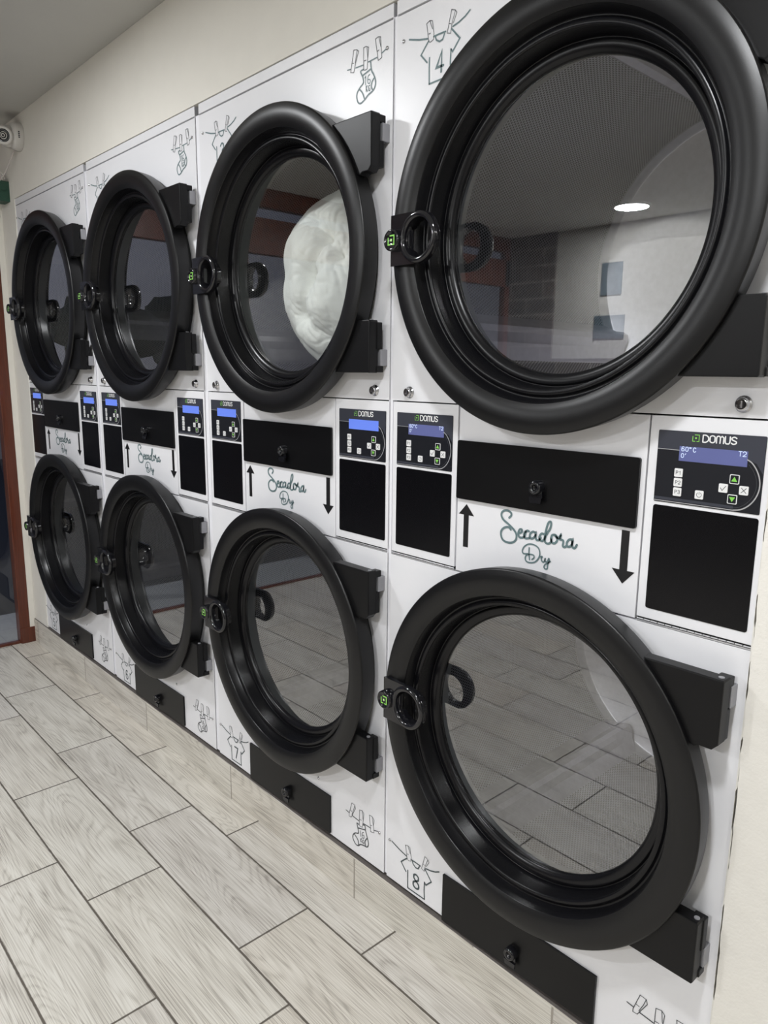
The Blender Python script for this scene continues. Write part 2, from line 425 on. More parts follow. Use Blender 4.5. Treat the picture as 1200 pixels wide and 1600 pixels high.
# tiled plinth the dryers stand on
b = MB(); b.box(XL+.001, 3.222, -.010, .98, 0.0005, PT-.0008); b.box(XL+.001, 3.222, -.0100, -.0085, PT-.0008, PT); b.box(XL+.001, 3.222, -.0085, .98, PT-.0008, PT-.0002, 1); struct('trim_1', b, [M_['plinth'], M_['plinth_top']])

# shop front: red-brown wooden frame with glass, left of the pillar
def shopfront():
    f = MB()
    x0, x1 = XL-.055, XL
    f.box(x0, x1, -.078, -.030, .0, 2.28, bev=.003)
    f.box(x0-.004, x1+.006, -.074, -.006, .0, .078, bev=.002)
    for y in (-1.28, -2.45, -3.68): f.box(x0, x1, y, y+.055, .0, 2.28, bev=.003)
    f.box(x0, x1, -3.68, -.010, 2.02, 2.22, bev=.003)
    f.box(x0, x1, -3.68, -.030, 2.28, CEIL-.001, bev=.003)
    f.box(x0+.022, x1-.008, -3.68, -.078, .0, .013, bev=.002)
    o = f.build('door_1', M_['wood']); o['kind'] = 'structure'
    g = MB(); xg = XL-.03
    for ya, yb in ((-1.28+.055, -.078), (-2.45+.055, -1.28), (-3.68+.055, -2.45)):
        g.add([(xg, ya, .013), (xg, yb, .013), (xg, yb, 2.02), (xg, ya, 2.02)], [(0, 1, 2, 3)])
        g.add([(xg, ya, 2.22), (xg, yb, 2.22), (xg, yb, 2.28), (xg, ya, 2.28)], [(0, 1, 2, 3)])
    p = g.build('window_1', M_['shopglass']); p['kind'] = 'structure'
    w = MB(); w.box(XL-.05, XL, -.030, -.004, .078, CEIL-.001); w.box(XL-.3, XL-.05, -.01, .9, 0, CEIL); struct('wall_jamb', w, M_['wall'])
shopfront()
# street outside
b = MB(); b.box(-.74, XL-.056, -9, 6, -.25, -.012); struct('ground_pavement', b, M_['pavement'])
b = MB(); b.box(-40, -.74, -30, 30, -.30, -.06); struct('ground_road', b, M_['asphalt'])
b = MB(); b.box(-9.3, -9.0, -14, 5, -.06, 1.15); struct('wall_street', b, M_['pavement'])

def tree(x, y, h, r, lab, seed):
    t = empty('tree', (x, y, -.06), label=lab, cat='tree', group='trees across the street')
    k = MB(); k.cyl((0, 0, 0), (0, 0, h*.6), .16, 10, r1=.09); k.build('trunk', M_['bark'], t)
    rr = random.Random(seed); c = MB()
    for i in range(16):
        bm = bmesh.new(); bmesh.ops.create_icosphere(bm, subdivisions=2, radius=r*rr.uniform(.3, .55))
        off = Vector((rr.uniform(-r, r)*.7, rr.uniform(-r, r)*.8, h*.72+rr.uniform(-r, r)*.55))
        for v in bm.verts: v.co = v.co*(1+.35*noise.noise(v.co*3+Vector((i, 0, 0))))+off
        c.bm(bm)
    c.build('crown', M_['leaf'], t)
tree(-13, -5.6, 3.3, 1.05, 'dark leafy tree standing across the street, seen only mirrored in the door glass', 1)
tree(-15, -8.6, 3.0, 1.2, 'second dark tree further along the street, mirrored in the door glass', 2)

# ------------------------------------------------------------------ printed drawings (x, z on the dryer front)
SEC = [[(0.3306, 0.9537), (0.3354, 0.9591), (0.3338, 0.9643), (0.3251, 0.967), (0.3156, 0.9643), (0.3116, 0.9571), (0.3164, 0.9484), (0.3283, 0.9417), (0.3402, 0.9342), (0.3486, 0.9254), (0.3489, 0.9146), (0.3416, 0.9073), (0.3303, 0.905), (0.3185, 0.9076), (0.3127, 0.9162), (0.3132, 0.9258), (0.321, 0.9331), (0.3306, 0.935), (0.3356, 0.9311)], [(0.3547, 0.9273), (0.3611, 0.9307), (0.3612, 0.9356), (0.3562, 0.9345), (0.3534, 0.927), (0.3561, 0.9205), (0.3626, 0.9201), (0.368, 0.9233), (0.3704, 0.9307), (0.3738, 0.9355), (0.3778, 0.935)], [(0.3738, 0.9355), (0.3684, 0.9319), (0.3666, 0.9254), (0.37, 0.9206), (0.3764, 0.9212), (0.3817, 0.9242)], [(0.3939, 0.9339), (0.3874, 0.9358), (0.3813, 0.931), (0.3803, 0.9239), (0.3855, 0.9222), (0.3915, 0.9274), (0.3938, 0.9346), (0.3933, 0.9277), (0.3955, 0.922), (0.4008, 0.9221), (0.405, 0.9274)], [(0.4134, 0.9349), (0.4063, 0.9352), (0.4017, 0.9284), (0.4035, 0.9226), (0.4089, 0.922), (0.413, 0.9273), (0.4148, 0.9397), (0.4191, 0.9561), (0.4237, 0.9605), (0.426, 0.9572), (0.424, 0.9472), (0.4184, 0.938), (0.4146, 0.9291), (0.4151, 0.9209), (0.4214, 0.919), (0.4272, 0.9231), (0.4284, 0.9315)], [(0.4349, 0.9378), (0.429, 0.9358), (0.4274, 0.9283), (0.4299, 0.9228), (0.4359, 0.9224), (0.4407, 0.9292), (0.4394, 0.9356), (0.4349, 0.9378), (0.4395, 0.9334), (0.4445, 0.935), (0.4476, 0.94), (0.4471, 0.9347), (0.4456, 0.9315), (0.4516, 0.9311), (0.4538, 0.9285), (0.4531, 0.921), (0.4566, 0.919), (0.4614, 0.9225)], [(0.473, 0.9356), (0.4656, 0.9343), (0.4611, 0.9276), (0.4623, 0.9219), (0.4673, 0.9218), (0.4719, 0.9274), (0.473, 0.9356), (0.4718, 0.9288), (0.4736, 0.9218), (0.4781, 0.9212), (0.4818, 0.9277)]]
DRY = [[(0.3802, 0.9039), (0.3803, 0.8923), (0.3824, 0.8811)], [(0.3878, 0.8826), (0.3921, 0.8869), (0.391, 0.8913), (0.3836, 0.8919), (0.3755, 0.8891), (0.3722, 0.883), (0.3753, 0.8766), (0.3846, 0.8758), (0.3953, 0.8798), (0.4028, 0.8889), (0.4046, 0.8985), (0.4009, 0.9069), (0.3916, 0.9113), (0.3789, 0.9106), (0.3691, 0.9042), (0.3649, 0.8956), (0.368, 0.8903), (0.3781, 0.8919)], [(0.4045, 0.8908), (0.4098, 0.8926), (0.4091, 0.8894), (0.4083, 0.8877), (0.4112, 0.8829), (0.4148, 0.8836), (0.417, 0.8902)], [(0.417, 0.8902), (0.4173, 0.8849), (0.4217, 0.885), (0.4248, 0.8917), (0.426, 0.8874), (0.423, 0.8792), (0.4225, 0.8723), (0.4182, 0.8706), (0.4154, 0.8738), (0.4177, 0.8789), (0.4236, 0.8831), (0.4283, 0.8871)]]
SHIRT = [[(0.0361, 1.8687), (0.0642, 1.8602), (0.0877, 1.8556)], [(0.1025, 1.8549), (0.1179, 1.8552), (0.1339, 1.8546)], [(0.1513, 1.8576), (0.1667, 1.8605), (0.1817, 1.8657), (0.1931, 1.8724)], [(0.0897, 1.8514), (0.0798, 1.8421), (0.0693, 1.8315), (0.0862, 1.814)], [(0.0925, 1.8208), (0.0922, 1.8008), (0.093, 1.7742)], [(0.093, 1.7742), (0.126, 1.7749), (0.1491, 1.7755)], [(0.1491, 1.7755), (0.1474, 1.798), (0.1483, 1.8203)], [(0.1483, 1.8203), (0.1526, 1.815), (0.1698, 1.8329), (0.1488, 1.8548)], [(0.1071, 1.8536), (0.11, 1.8467), (0.1183, 1.8419), (0.1263, 1.8432), (0.1305, 1.8514)]]
SHIRT_TH = [[(0.0898, 1.8495), (0.0832, 1.8829), (0.0914, 1.8858), (0.0985, 1.8834), (0.1032, 1.8607), (0.1023, 1.8502), (0.0945, 1.8476), (0.0898, 1.8495)], [(0.0914, 1.8858), (0.0993, 1.869)], [(0.0894, 1.863), (0.094, 1.8634)], [(0.1376, 1.8505), (0.1476, 1.8872), (0.1572, 1.8836), (0.1608, 1.8785), (0.1528, 1.8635)], [(0.1572, 1.8836), (0.1493, 1.8634), (0.1464, 1.8479), (0.1376, 1.8505)], [(0.1414, 1.8658), (0.1473, 1.8635)]]
FOUR = [[(0.1244, 1.8223), (0.1127, 1.7935)], [(0.1126, 1.7941), (0.1289, 1.7953)], [(0.1253, 1.8214), (0.1247, 1.7861)]]
SOCK = [[(0.6462, 1.8639), (0.6575, 1.8628)], [(0.6734, 1.8614), (0.6983, 1.8603)], [(0.7144, 1.8619), (0.7413, 1.8632)], [(0.756, 1.8672), (0.769, 1.8716)], [(0.6992, 1.8517), (0.6899, 1.8505), (0.6923, 1.8443), (0.697, 1.8365), (0.6986, 1.8259), (0.6878, 1.8193), (0.6792, 1.812), (0.6769, 1.8031), (0.6817, 1.7916), (0.6896, 1.7878), (0.6989, 1.7903), (0.7066, 1.7941), (0.7143, 1.7987), (0.7294, 1.8034), (0.7361, 1.8109), (0.7367, 1.8217), (0.7305, 1.8343), (0.7244, 1.8432), (0.7212, 1.8605)], [(0.6962, 1.8405), (0.7077, 1.843), (0.7214, 1.8463)], [(0.6854, 1.817), (0.6957, 1.807), (0.702, 1.7942)], [(0.7336, 1.8271), (0.7262, 1.8207), (0.724, 1.8121), (0.7286, 1.8045)]]
SOCK_TH = [[(0.6567, 1.8564), (0.6669, 1.8977), (0.6779, 1.8955), (0.6826, 1.8909), (0.6733, 1.8717), (0.6671, 1.8537), (0.6567, 1.8564)], [(0.6779, 1.8946), (0.6718, 1.8721)], [(0.6622, 1.8737), (0.6678, 1.8718)], [(0.6992, 1.8508), (0.6988, 1.8933), (0.7072, 1.8936), (0.7149, 1.8896), (0.712, 1.8685), (0.7107, 1.8496), (0.7031, 1.8489), (0.6992, 1.8508)], [(0.7095, 1.8911), (0.712, 1.8704)], [(0.7006, 1.8675), (0.7075, 1.8675)], [(0.7451, 1.8563), (0.7357, 1.899), (0.7445, 1.9009), (0.7519, 1.8988), (0.7536, 1.8777), (0.7561, 1.8591), (0.7451, 1.8563)], [(0.7468, 1.8994), (0.7529, 1.8797)], [(0.7412, 1.8741), (0.7478, 1.8754)]]
KG = [[(0.7062, 1.8369), (0.7056, 1.8204)], [(0.7032, 1.834), (0.7062, 1.8365)], [(0.7192, 1.8368), (0.7139, 1.8349), (0.7124, 1.8279), (0.714, 1.8211), (0.7194, 1.8206), (0.7201, 1.826), (0.714, 1.8285)], [(0.7072, 1.8177), (0.7077, 1.8064)], [(0.711, 1.8172), (0.708, 1.8124), (0.7127, 1.8056)], [(0.7194, 1.816), (0.7156, 1.8151), (0.7157, 1.8077), (0.7195, 1.8058), (0.7195, 1.8104)]]
SOCKL = [[(0.644, 0.1027), (0.6561, 0.1012)], [(0.669, 0.0984), (0.696, 0.0965)], [(0.7126, 0.0975), (0.7404, 0.0989)], [(0.754, 0.0993), (0.7667, 0.1028)], [(0.6961, 0.0857), (0.6877, 0.0863), (0.6903, 0.0767), (0.6937, 0.0614), (0.6811, 0.055), (0.6726, 0.0457), (0.6718, 0.0355), (0.6778, 0.0275), (0.6863, 0.0234), (0.6948, 0.026), (0.7015, 0.0325), (0.7148, 0.0365), (0.7263, 0.0383), (0.732, 0.0461), (0.7311, 0.0577), (0.726, 0.0695), (0.721, 0.0825), (0.7184, 0.0938), (0.711, 0.0931)], [(0.6911, 0.0747), (0.7193, 0.0829)], [(0.6777, 0.0496), (0.6879, 0.0438), (0.693, 0.0367), (0.6939, 0.0274)], [(0.7269, 0.0627), (0.7196, 0.0517), (0.7197, 0.0433), (0.723, 0.0378)]]
SOCKL_TH = [[(0.6561, 0.0976), (0.6671, 0.1339), (0.679, 0.1329), (0.6816, 0.1245), (0.6647, 0.092), (0.6561, 0.0915), (0.6561, 0.0976)], [(0.679, 0.1329), (0.6748, 0.1188), (0.6672, 0.1006)], [(0.6604, 0.1106), (0.6672, 0.1097)], [(0.6969, 0.0873), (0.6975, 0.1285), (0.7082, 0.1313), (0.714, 0.1258), (0.7125, 0.1095), (0.7086, 0.0847), (0.6978, 0.0841)], [(0.7082, 0.1313), (0.7109, 0.1087)], [(0.6976, 0.1021), (0.7051, 0.1028)], [(0.7405, 0.0888), (0.7352, 0.1325), (0.7464, 0.1333), (0.7529, 0.127), (0.7507, 0.1094), (0.7533, 0.0918), (0.7405, 0.0888)], [(0.7464, 0.1333), (0.7499, 0.1114)], [(0.7395, 0.1062), (0.7459, 0.1088)]]
KGL = [[(0.7012, 0.0713), (0.7021, 0.056)], [(0.7137, 0.0734), (0.7079, 0.0674), (0.7088, 0.0558), (0.7154, 0.058), (0.7145, 0.0648), (0.7088, 0.063)], [(0.7022, 0.0494), (0.7031, 0.0407)], [(0.7063, 0.0521), (0.7031, 0.0455), (0.7073, 0.0416)], [(0.7147, 0.0516), (0.7105, 0.0494), (0.7106, 0.0422), (0.7147, 0.0425), (0.7147, 0.0467)]]


def digit(mb, d, cx, cz, h, w, lw, y, mi=0):
    g = {'1': [[(-.35, .28), (.1, .5), (.1, -.5)]],
         '2': [[(-.5, .25), (-.3, .48), (.2, .5), (.48, .25), (.3, -.05), (-.5, -.5), (.5, -.5)]],
         '3': [[(-.45, .35), (-.1, .5), (.35, .42), (.42, .15), (0, .02), (.45, -.15), (.4, -.42), (-.05, -.5), (-.5, -.35)]],
         '4': [[(.2, -.5), (.25, .5), (-.5, -.22), (.5, -.22)]],
         '5': [[(.45, .5), (-.38, .5), (-.42, .08), (.1, .14), (.48, -.12), (.35, -.42), (-.05, -.5), (-.48, -.36)]],
         '6': [[(.42, .38), (.1, .5), (-.35, .35), (-.48, -.1), (-.38, -.4), (0, -.5), (.42, -.38), (.44, -.08), (.1, .07), (-.3, 0), (-.46, -.15)]],
         '7': [[(-.5, .5), (.5, .5), (-.1, -.5)]],
         '8': [[(0, .03), (-.38, .18), (-.38, .4), (0, .5), (.38, .4), (.38, .18), (0, .03), (-.46, -.15), (-.44, -.4), (0, -.5), (.44, -.4), (.46, -.15), (0, .03)]],
         '0': [[(0, .5), (-.42, .35), (-.46, 0), (-.42, -.35), (0, -.5), (.42, -.35), (.46, 0), (.42, .35), (0, .5)]],
         'T': [[(-.5, .5), (.5, .5)], [(0, .5), (0, -.5)]],
         'C': [[(.45, .32), (.1, .5), (-.35, .38), (-.45, 0), (-.35, -.38), (.1, -.5), (.45, -.32)]],
         'P': [[(-.4, -.5), (-.4, .5)], [(-.4, .5), (.2, .5), (.45, .25), (.2, .0), (-.4, .0)]]}
    curved = d in '2356809C'
    for st in g[d]: ribbon(mb, [(cx+a*w, cz+b_*h) for a, b_ in st], lw, y, mi, curve=curved)

def domus(mb, x0, x1, z0, z1, lw, y, mi=0):
    """the five letters D O M U S of the control panel, drawn as rounded strokes"""
    w = (x1-x0); h = z1-z0
    G = [(.00, .165, [[(0, 0), (0, 1)], [(0, 1), (.55, 1), (1, .72), (1, .28), (.55, 0), (0, 0)]]),
         (.215, .150, [[(.5, 1), (.05, .85), (0, .5), (.05, .15), (.5, 0), (.95, .15), (1, .5), (.95, .85), (.5, 1)]]),
         (.415, .210, [[(0, 0), (0, .8), (.25, 1), (.5, .8), (.5, 0)], [(.5, .8), (.75, 1), (1, .8), (1, 0)]]),
         (.67, .140, [[(0, 1), (0, .3), (.2, .03), (.5, 0), (.8, .03), (1, .3), (1, 1)]]),
         (.855, .145, [[(1, .85), (.6, 1), (.1, .88), (.08, .65), (.5, .5), (.95, .36), (.92, .12), (.4, 0), (0, .14)]])]
    for gx, gw, sts in G:
        for st in sts: ribbon(mb, [(x0+(gx+a*gw)*w, z0+b_*h) for a, b_ in st], lw, y, mi, curve=len(st) > 4)

def mark(mb, cx, cz, s, lw, y, mi=0, mi2=None):
    """small bracket mark: two open corners round a dot"""
    a = s/2
    ribbon(mb, [(cx-a*.35, cz+a), (cx+a, cz+a), (cx+a, cz-a), (cx+a*.35, cz-a)], lw, y, mi, curve=False)
    ribbon(mb, [(cx-a, cz+a*.5), (cx-a, cz-a), (cx-a*.25, cz-a)], lw, y, mi, curve=False)
    poly(mb, [(cx+s*.16*math.cos(k*math.pi/4), cz+s*.16*math.sin(k*math.pi/4)) for k in range(8)], y, mi if mi2 is None else mi2)

# ------------------------------------------------------------------ dryer tower
CX = .409; ZL = .516; ZU = 1.478; WD = .790
def holed_panel(mb, x0, x1, z0, z1, cx, cz, r, y0, y1, mi=0, n=96):
    angs = sorted(set([2*math.pi*k/n for k in range(n)]+[math.atan2(b_-cz, a-cx) % (2*math.pi) for a in (x0, x1) for b_ in (z0, z1)]))
    ins = []; outs = []
    for t in angs:
        c, s = math.cos(t), math.sin(t)
        k = min([(x1-cx)/c if c > 1e-9 else 1e9, (x0-cx)/c if c < -1e-9 else 1e9, (z1-cz)/s if s > 1e-9 else 1e9, (z0-cz)/s if s < -1e-9 else 1e9])
        ins.append((cx+r*c, cz+r*s)); outs.append((cx+k*c, cz+k*s))
    m = len(angs)
    vs = [(a, y, b_) for y in (y0, y1) for L in (ins, outs) for a, b_ in L]
    fs = []
    for i in range(m):
        j = (i+1) % m
        fs += [(i, m+i, m+j, j), (2*m+i, 2*m+j, 3*m+j, 3*m+i), (m+i, 3*m+i, 3*m+j, m+j), (i, j, 2*m+j, 2*m+i)]
    mb.add(vs, fs, mi)

MESH = {}
def cached(key, fn, name, mats, parent, loc=None):
    """every repeat shares one mesh: the first call builds it, later calls link a copy"""
    if key not in MESH:
        b = MB(); fn(b); o = b.build(name, mats, parent, loc); MESH[key] = o; return o
    o = MESH[key].copy(); COL.objects.link(o); o.parent = parent; o.name = name
    o.location = loc or (0, 0, 0)
    return o

RING = [[(.318, -.004), (.345, -.016), (.3525, -.018)], [(.3525, -.018), (.3538, -.022), (.3566, -.050), (.3570, -.0570)],
        [(.3570, -.0570), (.3563, -.0590), (.3545, -.0602)], [(.3545, -.0602), (.3450, -.0632), (.3330, -.0641), (.3200, -.0626), (.3100, -.0590), (.3042, -.0556)],
        [(.3042, -.0556), (.3034, -.0548), (.3030, -.0535)], [(.3030, -.0535), (.3002, -.0420), (.2965, -.0335)],
        [(.2965, -.0335), (.2945, -.0322), (.2925, -.0330), (.2905, -.0355)], [(.2905, -.0355), (.2892, -.0368), (.2830, -.0366), (.2812, -.0352), (.2806, -.0330)],
        [(.2806, -.0330), (.2788, -.0150), (.2762, .0010)], [(.2762, .0010), (.2752, .0022), (.2737, .0016), (.2715, -.0010)],
        [(.2715, -.0010), (.2700, -.0018), (.2610, .0008), (.2540, .0048), (.2528, .0085), (.2525, .0160)]]
def f_ring(b):
    for i, pr in enumerate(RING): b.lathe(0, 0, pr, 144, mi=0 if i < 4 else 1)
def f_gasket(b): b.lathe(0, 0, [(.300, .003), (.335, .001), (.338, -.008), (.330, -.016), (.318, -.016)], 96)
def f_glass(b):
    n = 96; vs = [(.2530*math.cos(2*math.pi*k/n), .0098, .2530*math.sin(2*math.pi*k/n)) for k in range(n)]
    b.add(vs, [tuple(range(n))], 0)
def f_hinge(sgn):
    """door hinge arm right of the ring; sgn=+1 for the upper arm, -1 for the lower"""
    def f(b):
        zt, zb = .2650, .1520            # away from / towards the centre
        out = [(.232, zt), (.364, zt), (.366, zt-.003), (.366, zb+.010), (.357, zb), (.338, zb), (.330, zb-.004), (.300, zb+.01)]
        if sgn < 0: out = [(.232, .2550), (.362, .2550), (.364, .252), (.364, .1480), (.362, .1440), (.318, .1440), (.290, .1480)]
        out = [(x, z*sgn) for x, z in out]
        if sgn < 0: out = out[::-1]
        bm = bmesh.new()
        top = [bm.verts.new((x, -.050, z)) for x, z in out]; bot = [bm.verts.new((x, -.026, z)) for x, z in out]
        bm.faces.new(top); bm.faces.new(bot[::-1])
        for i in range(len(out)):
            j = (i+1) % len(out); bm.faces.new((top[i], bot[i], bot[j], top[j]))
        bmesh.ops.recalc_face_normals(bm, faces=bm.faces[:])
        es = [e for e in bm.edges if all(v.co.y < -.049 for v in e.verts)]
        bmesh.ops.bevel(bm, geom=es, offset=.0022, segments=2, affect='EDGES', profile=.6)
        b.bm(bm)
        def bx(z0, z1, y1, x0=.345, x1=.366):
            z0, z1 = sorted((z0*sgn, z1*sgn)); b.box(x0, x1, -.030, y1, z0, z1, bev=.002)
        if sgn > 0: bx(.2630, .2480, -.010); bx(.2130, .1620, -.014)
        else: bx(.2540, .2400, -.010); bx(.2050, .1480, -.014)
    return f
def f_bracket(sgn):
    def f(b):
        z0, z1 = (.2130, .2480) if sgn > 0 else (-.2400, -.2050); b.box(.335, .3675, -.020, 0, z0, z1, bev=.001)
    return f
def f_pin(sgn):
    def f(b): b.cyl((.357, -.038, .2640 if sgn > 0 else -.1450), (.357, -.038, .2660 if sgn > 0 else -.1425), .0045, 14)
    return f
def f_handle(b):
    # plate with a straight left edge and a round right end, pierced by the finger ring
    hx, R, r = -.273, .0475, .0365
    def outer(t):
        c, s = math.cos(t), math.sin(t)
        if c >= 0: return (hx+R*c, R*s)
        k = min(.0745/(-c), R/abs(s) if abs(s) > 1e-6 else 1e9)
        return (hx+k*c, k*s)
    angs = sorted(set([2*math.pi*k/64 for k in range(64)]+[math.atan2(s*R, -.0745) % (2*math.pi) for s in (1, -1)]))
    o = [outer(t) for t in angs]; i_ = [(hx+r*math.cos(t), r*math.sin(t)) for t in angs]; m = len(angs)
    vs = [(a, y, z) for y in (-.0735, -.0640) for L in (i_, o) for a, z in L]; fs = []
    for k in range(m):
        j = (k+1) % m
        fs += [(k, m+k, m+j, j), (2*m+k, 2*m+j, 3*m+j, 3*m+k), (m+k, 3*m+k, 3*m+j, m+j), (k, j, 2*m+j, 2*m+k)]
    b.add(vs, fs)
    b.lathe(hx, 0, [(.0345, -.0600), (.0350, -.0740), (.0375, -.0775), (.0420, -.0785), (.0460, -.0770), (.0478, -.0735), (.0480, -.0640)], 64)
    b.lathe(hx, 0, [(.0352, -.0640), (.0352, -.0480)], 64)
    # arm that reaches behind the rim to the latch
    b.box(hx-.0745, hx-.030, -.066, -.030, -.030, .030, bev=.003)
def f_badge(b):
    bx = -.336
    b.lathe(bx, 0, [(.0001, -.0835), (.0145, -.0835), (.0160, -.0855), (.0185, -.0860), (.0205, -.0840), (.0210, -.0730)], 40, mi=0)
    mark(b, bx, 0, .0165, .0026, -.0838, 1, 2)
def f_lip(b): b.lathe(0, 0, [(.262, .020), (.268, .024), (.268, .052), (.285, .060), (.345, .062)], 96)
def f_back(b):
    b.lathe(0, 0, [(.345, .682), (.338, .690), (.333, .698), (.330, .700), (.12, .702), (.0001, .702)], 96, mi=0)
def drum_skin(name, parent, loc):
    key = 'drumskin'
    if key in MESH:
        o = MESH[key].copy(); COL.objects.link(o); o.parent = parent; o.name = name; o.location = loc; return o
    n = 96; r = .345; y0, y1 = .060, .690; ny = 4; vs = []; fs = []; uvs = []
    for k in range(n+1):
        a = 2*math.pi*k/n
        for j in range(ny+1): vs.append((r*math.cos(a), y0+(y1-y0)*j/ny, r*math.sin(a)))
    for k in range(n):
        for j in range(ny):
            p = k*(ny+1)+j; fs.append((p, p+1, p+ny+2, p+ny+1))
    me = bpy.data.meshes.new(name); me.from_pydata(vs, [], fs); me.materials.append(M_['mesh'])
    uvl = me.uv_layers.new(name='UVMap')
    for poly_ in me.polygons:
        poly_.use_smooth = True
        for li in poly_.loop_indices:
            vi = me.loops[li].vertex_index; k, j = divmod(vi, ny+1)
            uvl.data[li].uv = (2*math.pi*r*k/n, (y1-y0)*j/ny)
    o = link(name, me, parent, loc); MESH[key] = o; return o
def f_lifter(b):
    # rounded triangular rib along the drum, pointing to the centre from the +x side
    pr = [(.343, -.062), (.318, -.026), (.300, -.012), (.294, 0), (.300, .012), (.318, .026), (.343, .062)]
    n = len(pr)
    vs = [(x, .066, z) for x, z in pr]+[(x, .686, z) for x, z in pr]
    b.add(vs, [(i, i+1, n+i+1, n+i) for i in range(n-1)], 0, False); b.add(vs[:n], [tuple(range(n))]); b.add(vs[n:], [tuple(range(n))[::-1]])

def make_door(tower, cz, which, rot, dx=0.0):
    L = (CX+dx, 0, cz)
    d = cached('ring', f_ring, 'porthole_door', [M_['black'], M_['funnel']], tower, L)
    sub = lambda key, fn, name, m: cached(key, fn, name, m, d)
    g = sub('glass', f_glass, 'door_glass', M_['glass'])
    for s, nm in ((1, 'u'), (-1, 'l')):
        sub('hinge'+nm, f_hinge(s), 'hinge_arm', M_['hinge'])
        sub('pin'+nm, f_pin(s), 'hinge_pin', M_['bracket'])
        br = sub('bracket'+nm, f_bracket(s), 'hinge_bracket', M_['bracket']); br['label'] = 'grey metal hinge bracket'
    sub('handle', f_handle, 'door_handle', M_['gloss'])
    bd = sub('badge', f_badge, 'handle_badge', [M_['gloss'], M_['logo_green'], M_['logo_glow']]); bd['label'] = 'round badge with a green bracket mark'
    cached('gasket', f_gasket, 'door_gasket', M_['gasket'], tower, L)
    dr = drum_skin('drum', tower, L)
    cached('lip', f_lip, 'drum_lip', M_['lip'], dr); cached('back', f_back, 'drum_back', M_['steel'], dr)
    for k in range(3):
        o = cached('lifter', f_lifter, 'drum_rib', M_['steel'], dr)
        o.rotation_euler = (0, -math.radians(rot+120*k), 0)
    return d

# front sheet-metal panels
def f_body(b):
    b.box(0, .0012, .0005, .95, 0, 1.949); b.box(WD-.0012, WD, .0005, .95, 0, 1.949)
    b.box(.0012, WD-.0012, .03, .95, 1.945, 1.949); b.box(.0012, WD-.0012, .948, .95, 0, 1.945)
    b.box(.0012, WD-.0012, .0125, .03, 0, .004)
    for x in (.06, .70):
        b.box(x, x+.03, .05, .08, -.0084, .0)
def f_inner(b):
    b.box(.002, WD-.002, .0122, .014, .8175, .8265); b.box(.002, WD-.002, .0122, .014, 1.158, 1.168)
    b.box(.190, .202, .0122, .014, .826, 1.158); b.box(.597, .608, .0122, .014, .826, 1.158)
    b.box(.002, WD-.002, .0122, .014, 1.915, 1.928)
    for x in (.002, WD-.004): b.box(x, x+.002, .0121, .0139, .8, 1.93)
def f_upper(b): holed_panel(b, 0, WD, 1.1648, 1.9195, CX, ZU, .300, 0, .012)
def f_lower(b): holed_panel(b, 0, WD, 0, .8195, CX, ZL, .300, 0, .012)
def f_fascia(b): b.box(0, WD, -.0005, .03, 1.9235, 1.9490, bev=.001)
def f_mid(b): b.box(.1975, .6005, 0, .012, .8230, 1.1620, bev=.0008)
def f_flap(b): prism(b, rrect(.1985, .5925, .9755, 1.0930, .004), -.0060, -.0010); b.box(.21, .58, -.0012, 0, .985, 1.085)
def f_lowflap(b): prism(b, [(.1915, .112), (.1915, -.004), (.5820, .006), (.5820, .114)][::-1], -.0060, -.0008)
def f_knob(b):
    b.lathe(0, 0, [(.0001, -.0225), (.0045, -.0225), (.0050, -.0255), (.0078, -.0290), (.0110, -.0285), (.0128, -.0255), (.0132, -.0150), (.0135, -.0125)], 32, mi=0)
    b.box(-.0012, .0012, -.0236, -.0222, -.0035, .0035, 0)
    prism(b, [(-.0120, -.004), (.0120, -.004), (.0135, -.0185), (-.0145, -.0185)], -.0200, -.0170)
    prism(b, [(-.0145, -.0180), (.0135, -.0180), (.0125, -.0290), (-.0115, -.0290)], -.0230, -.0195)
def f_arrow_up(b):
    x, t, l_, w, hw = .2225, .9650, .8765, .0065, .0200
    prism(b, [(x-w, l_), (x+w, l_), (x+w, t-.022), (x+hw, t-.022), (x, t), (x-hw, t-.022), (x-w, t-.022)], -.0006, 0)
def f_arrow_down(b):
    x, t, l_, w, hw = .5735, .9690, .8770, .0072, .0210
    prism(b, [(x+w, t), (x-w, t), (x-w, l_+.0235), (x-hw, l_+.0235), (x, l_), (x+hw, l_+.0235), (x+w, l_+.0235)], -.0006, 0)
def f_script(b):
    for st in SEC: ribbon(b, st, .0044, -.0008, 0)
    for st in DRY: ribbon(b, st, .0029, -.0009, 0)
def f_ctrldoor(b): b.box(.0035, .1930, 0, .012, .8285, 1.1620, bev=.0008)
def f_ctrldoor_r(b): b.box(.6035, WD, 0, .012, .8285, 1.1620, bev=.0008)
def f_pianohinge(w):
    def f(b):
        b.box(0, w, .001, .006, .8205, .8225); n = int(w/.012)
        for k in range(n): b.cyl((k*w/n+.0006, .0015, .8246), ((k+1)*w/n-.0006, .0015, .8246), .0014, 8)
    return f
def f_lid(b): prism(b, rrect(.0, .1630, .8465, 1.0205, .004), -.0010, 0)
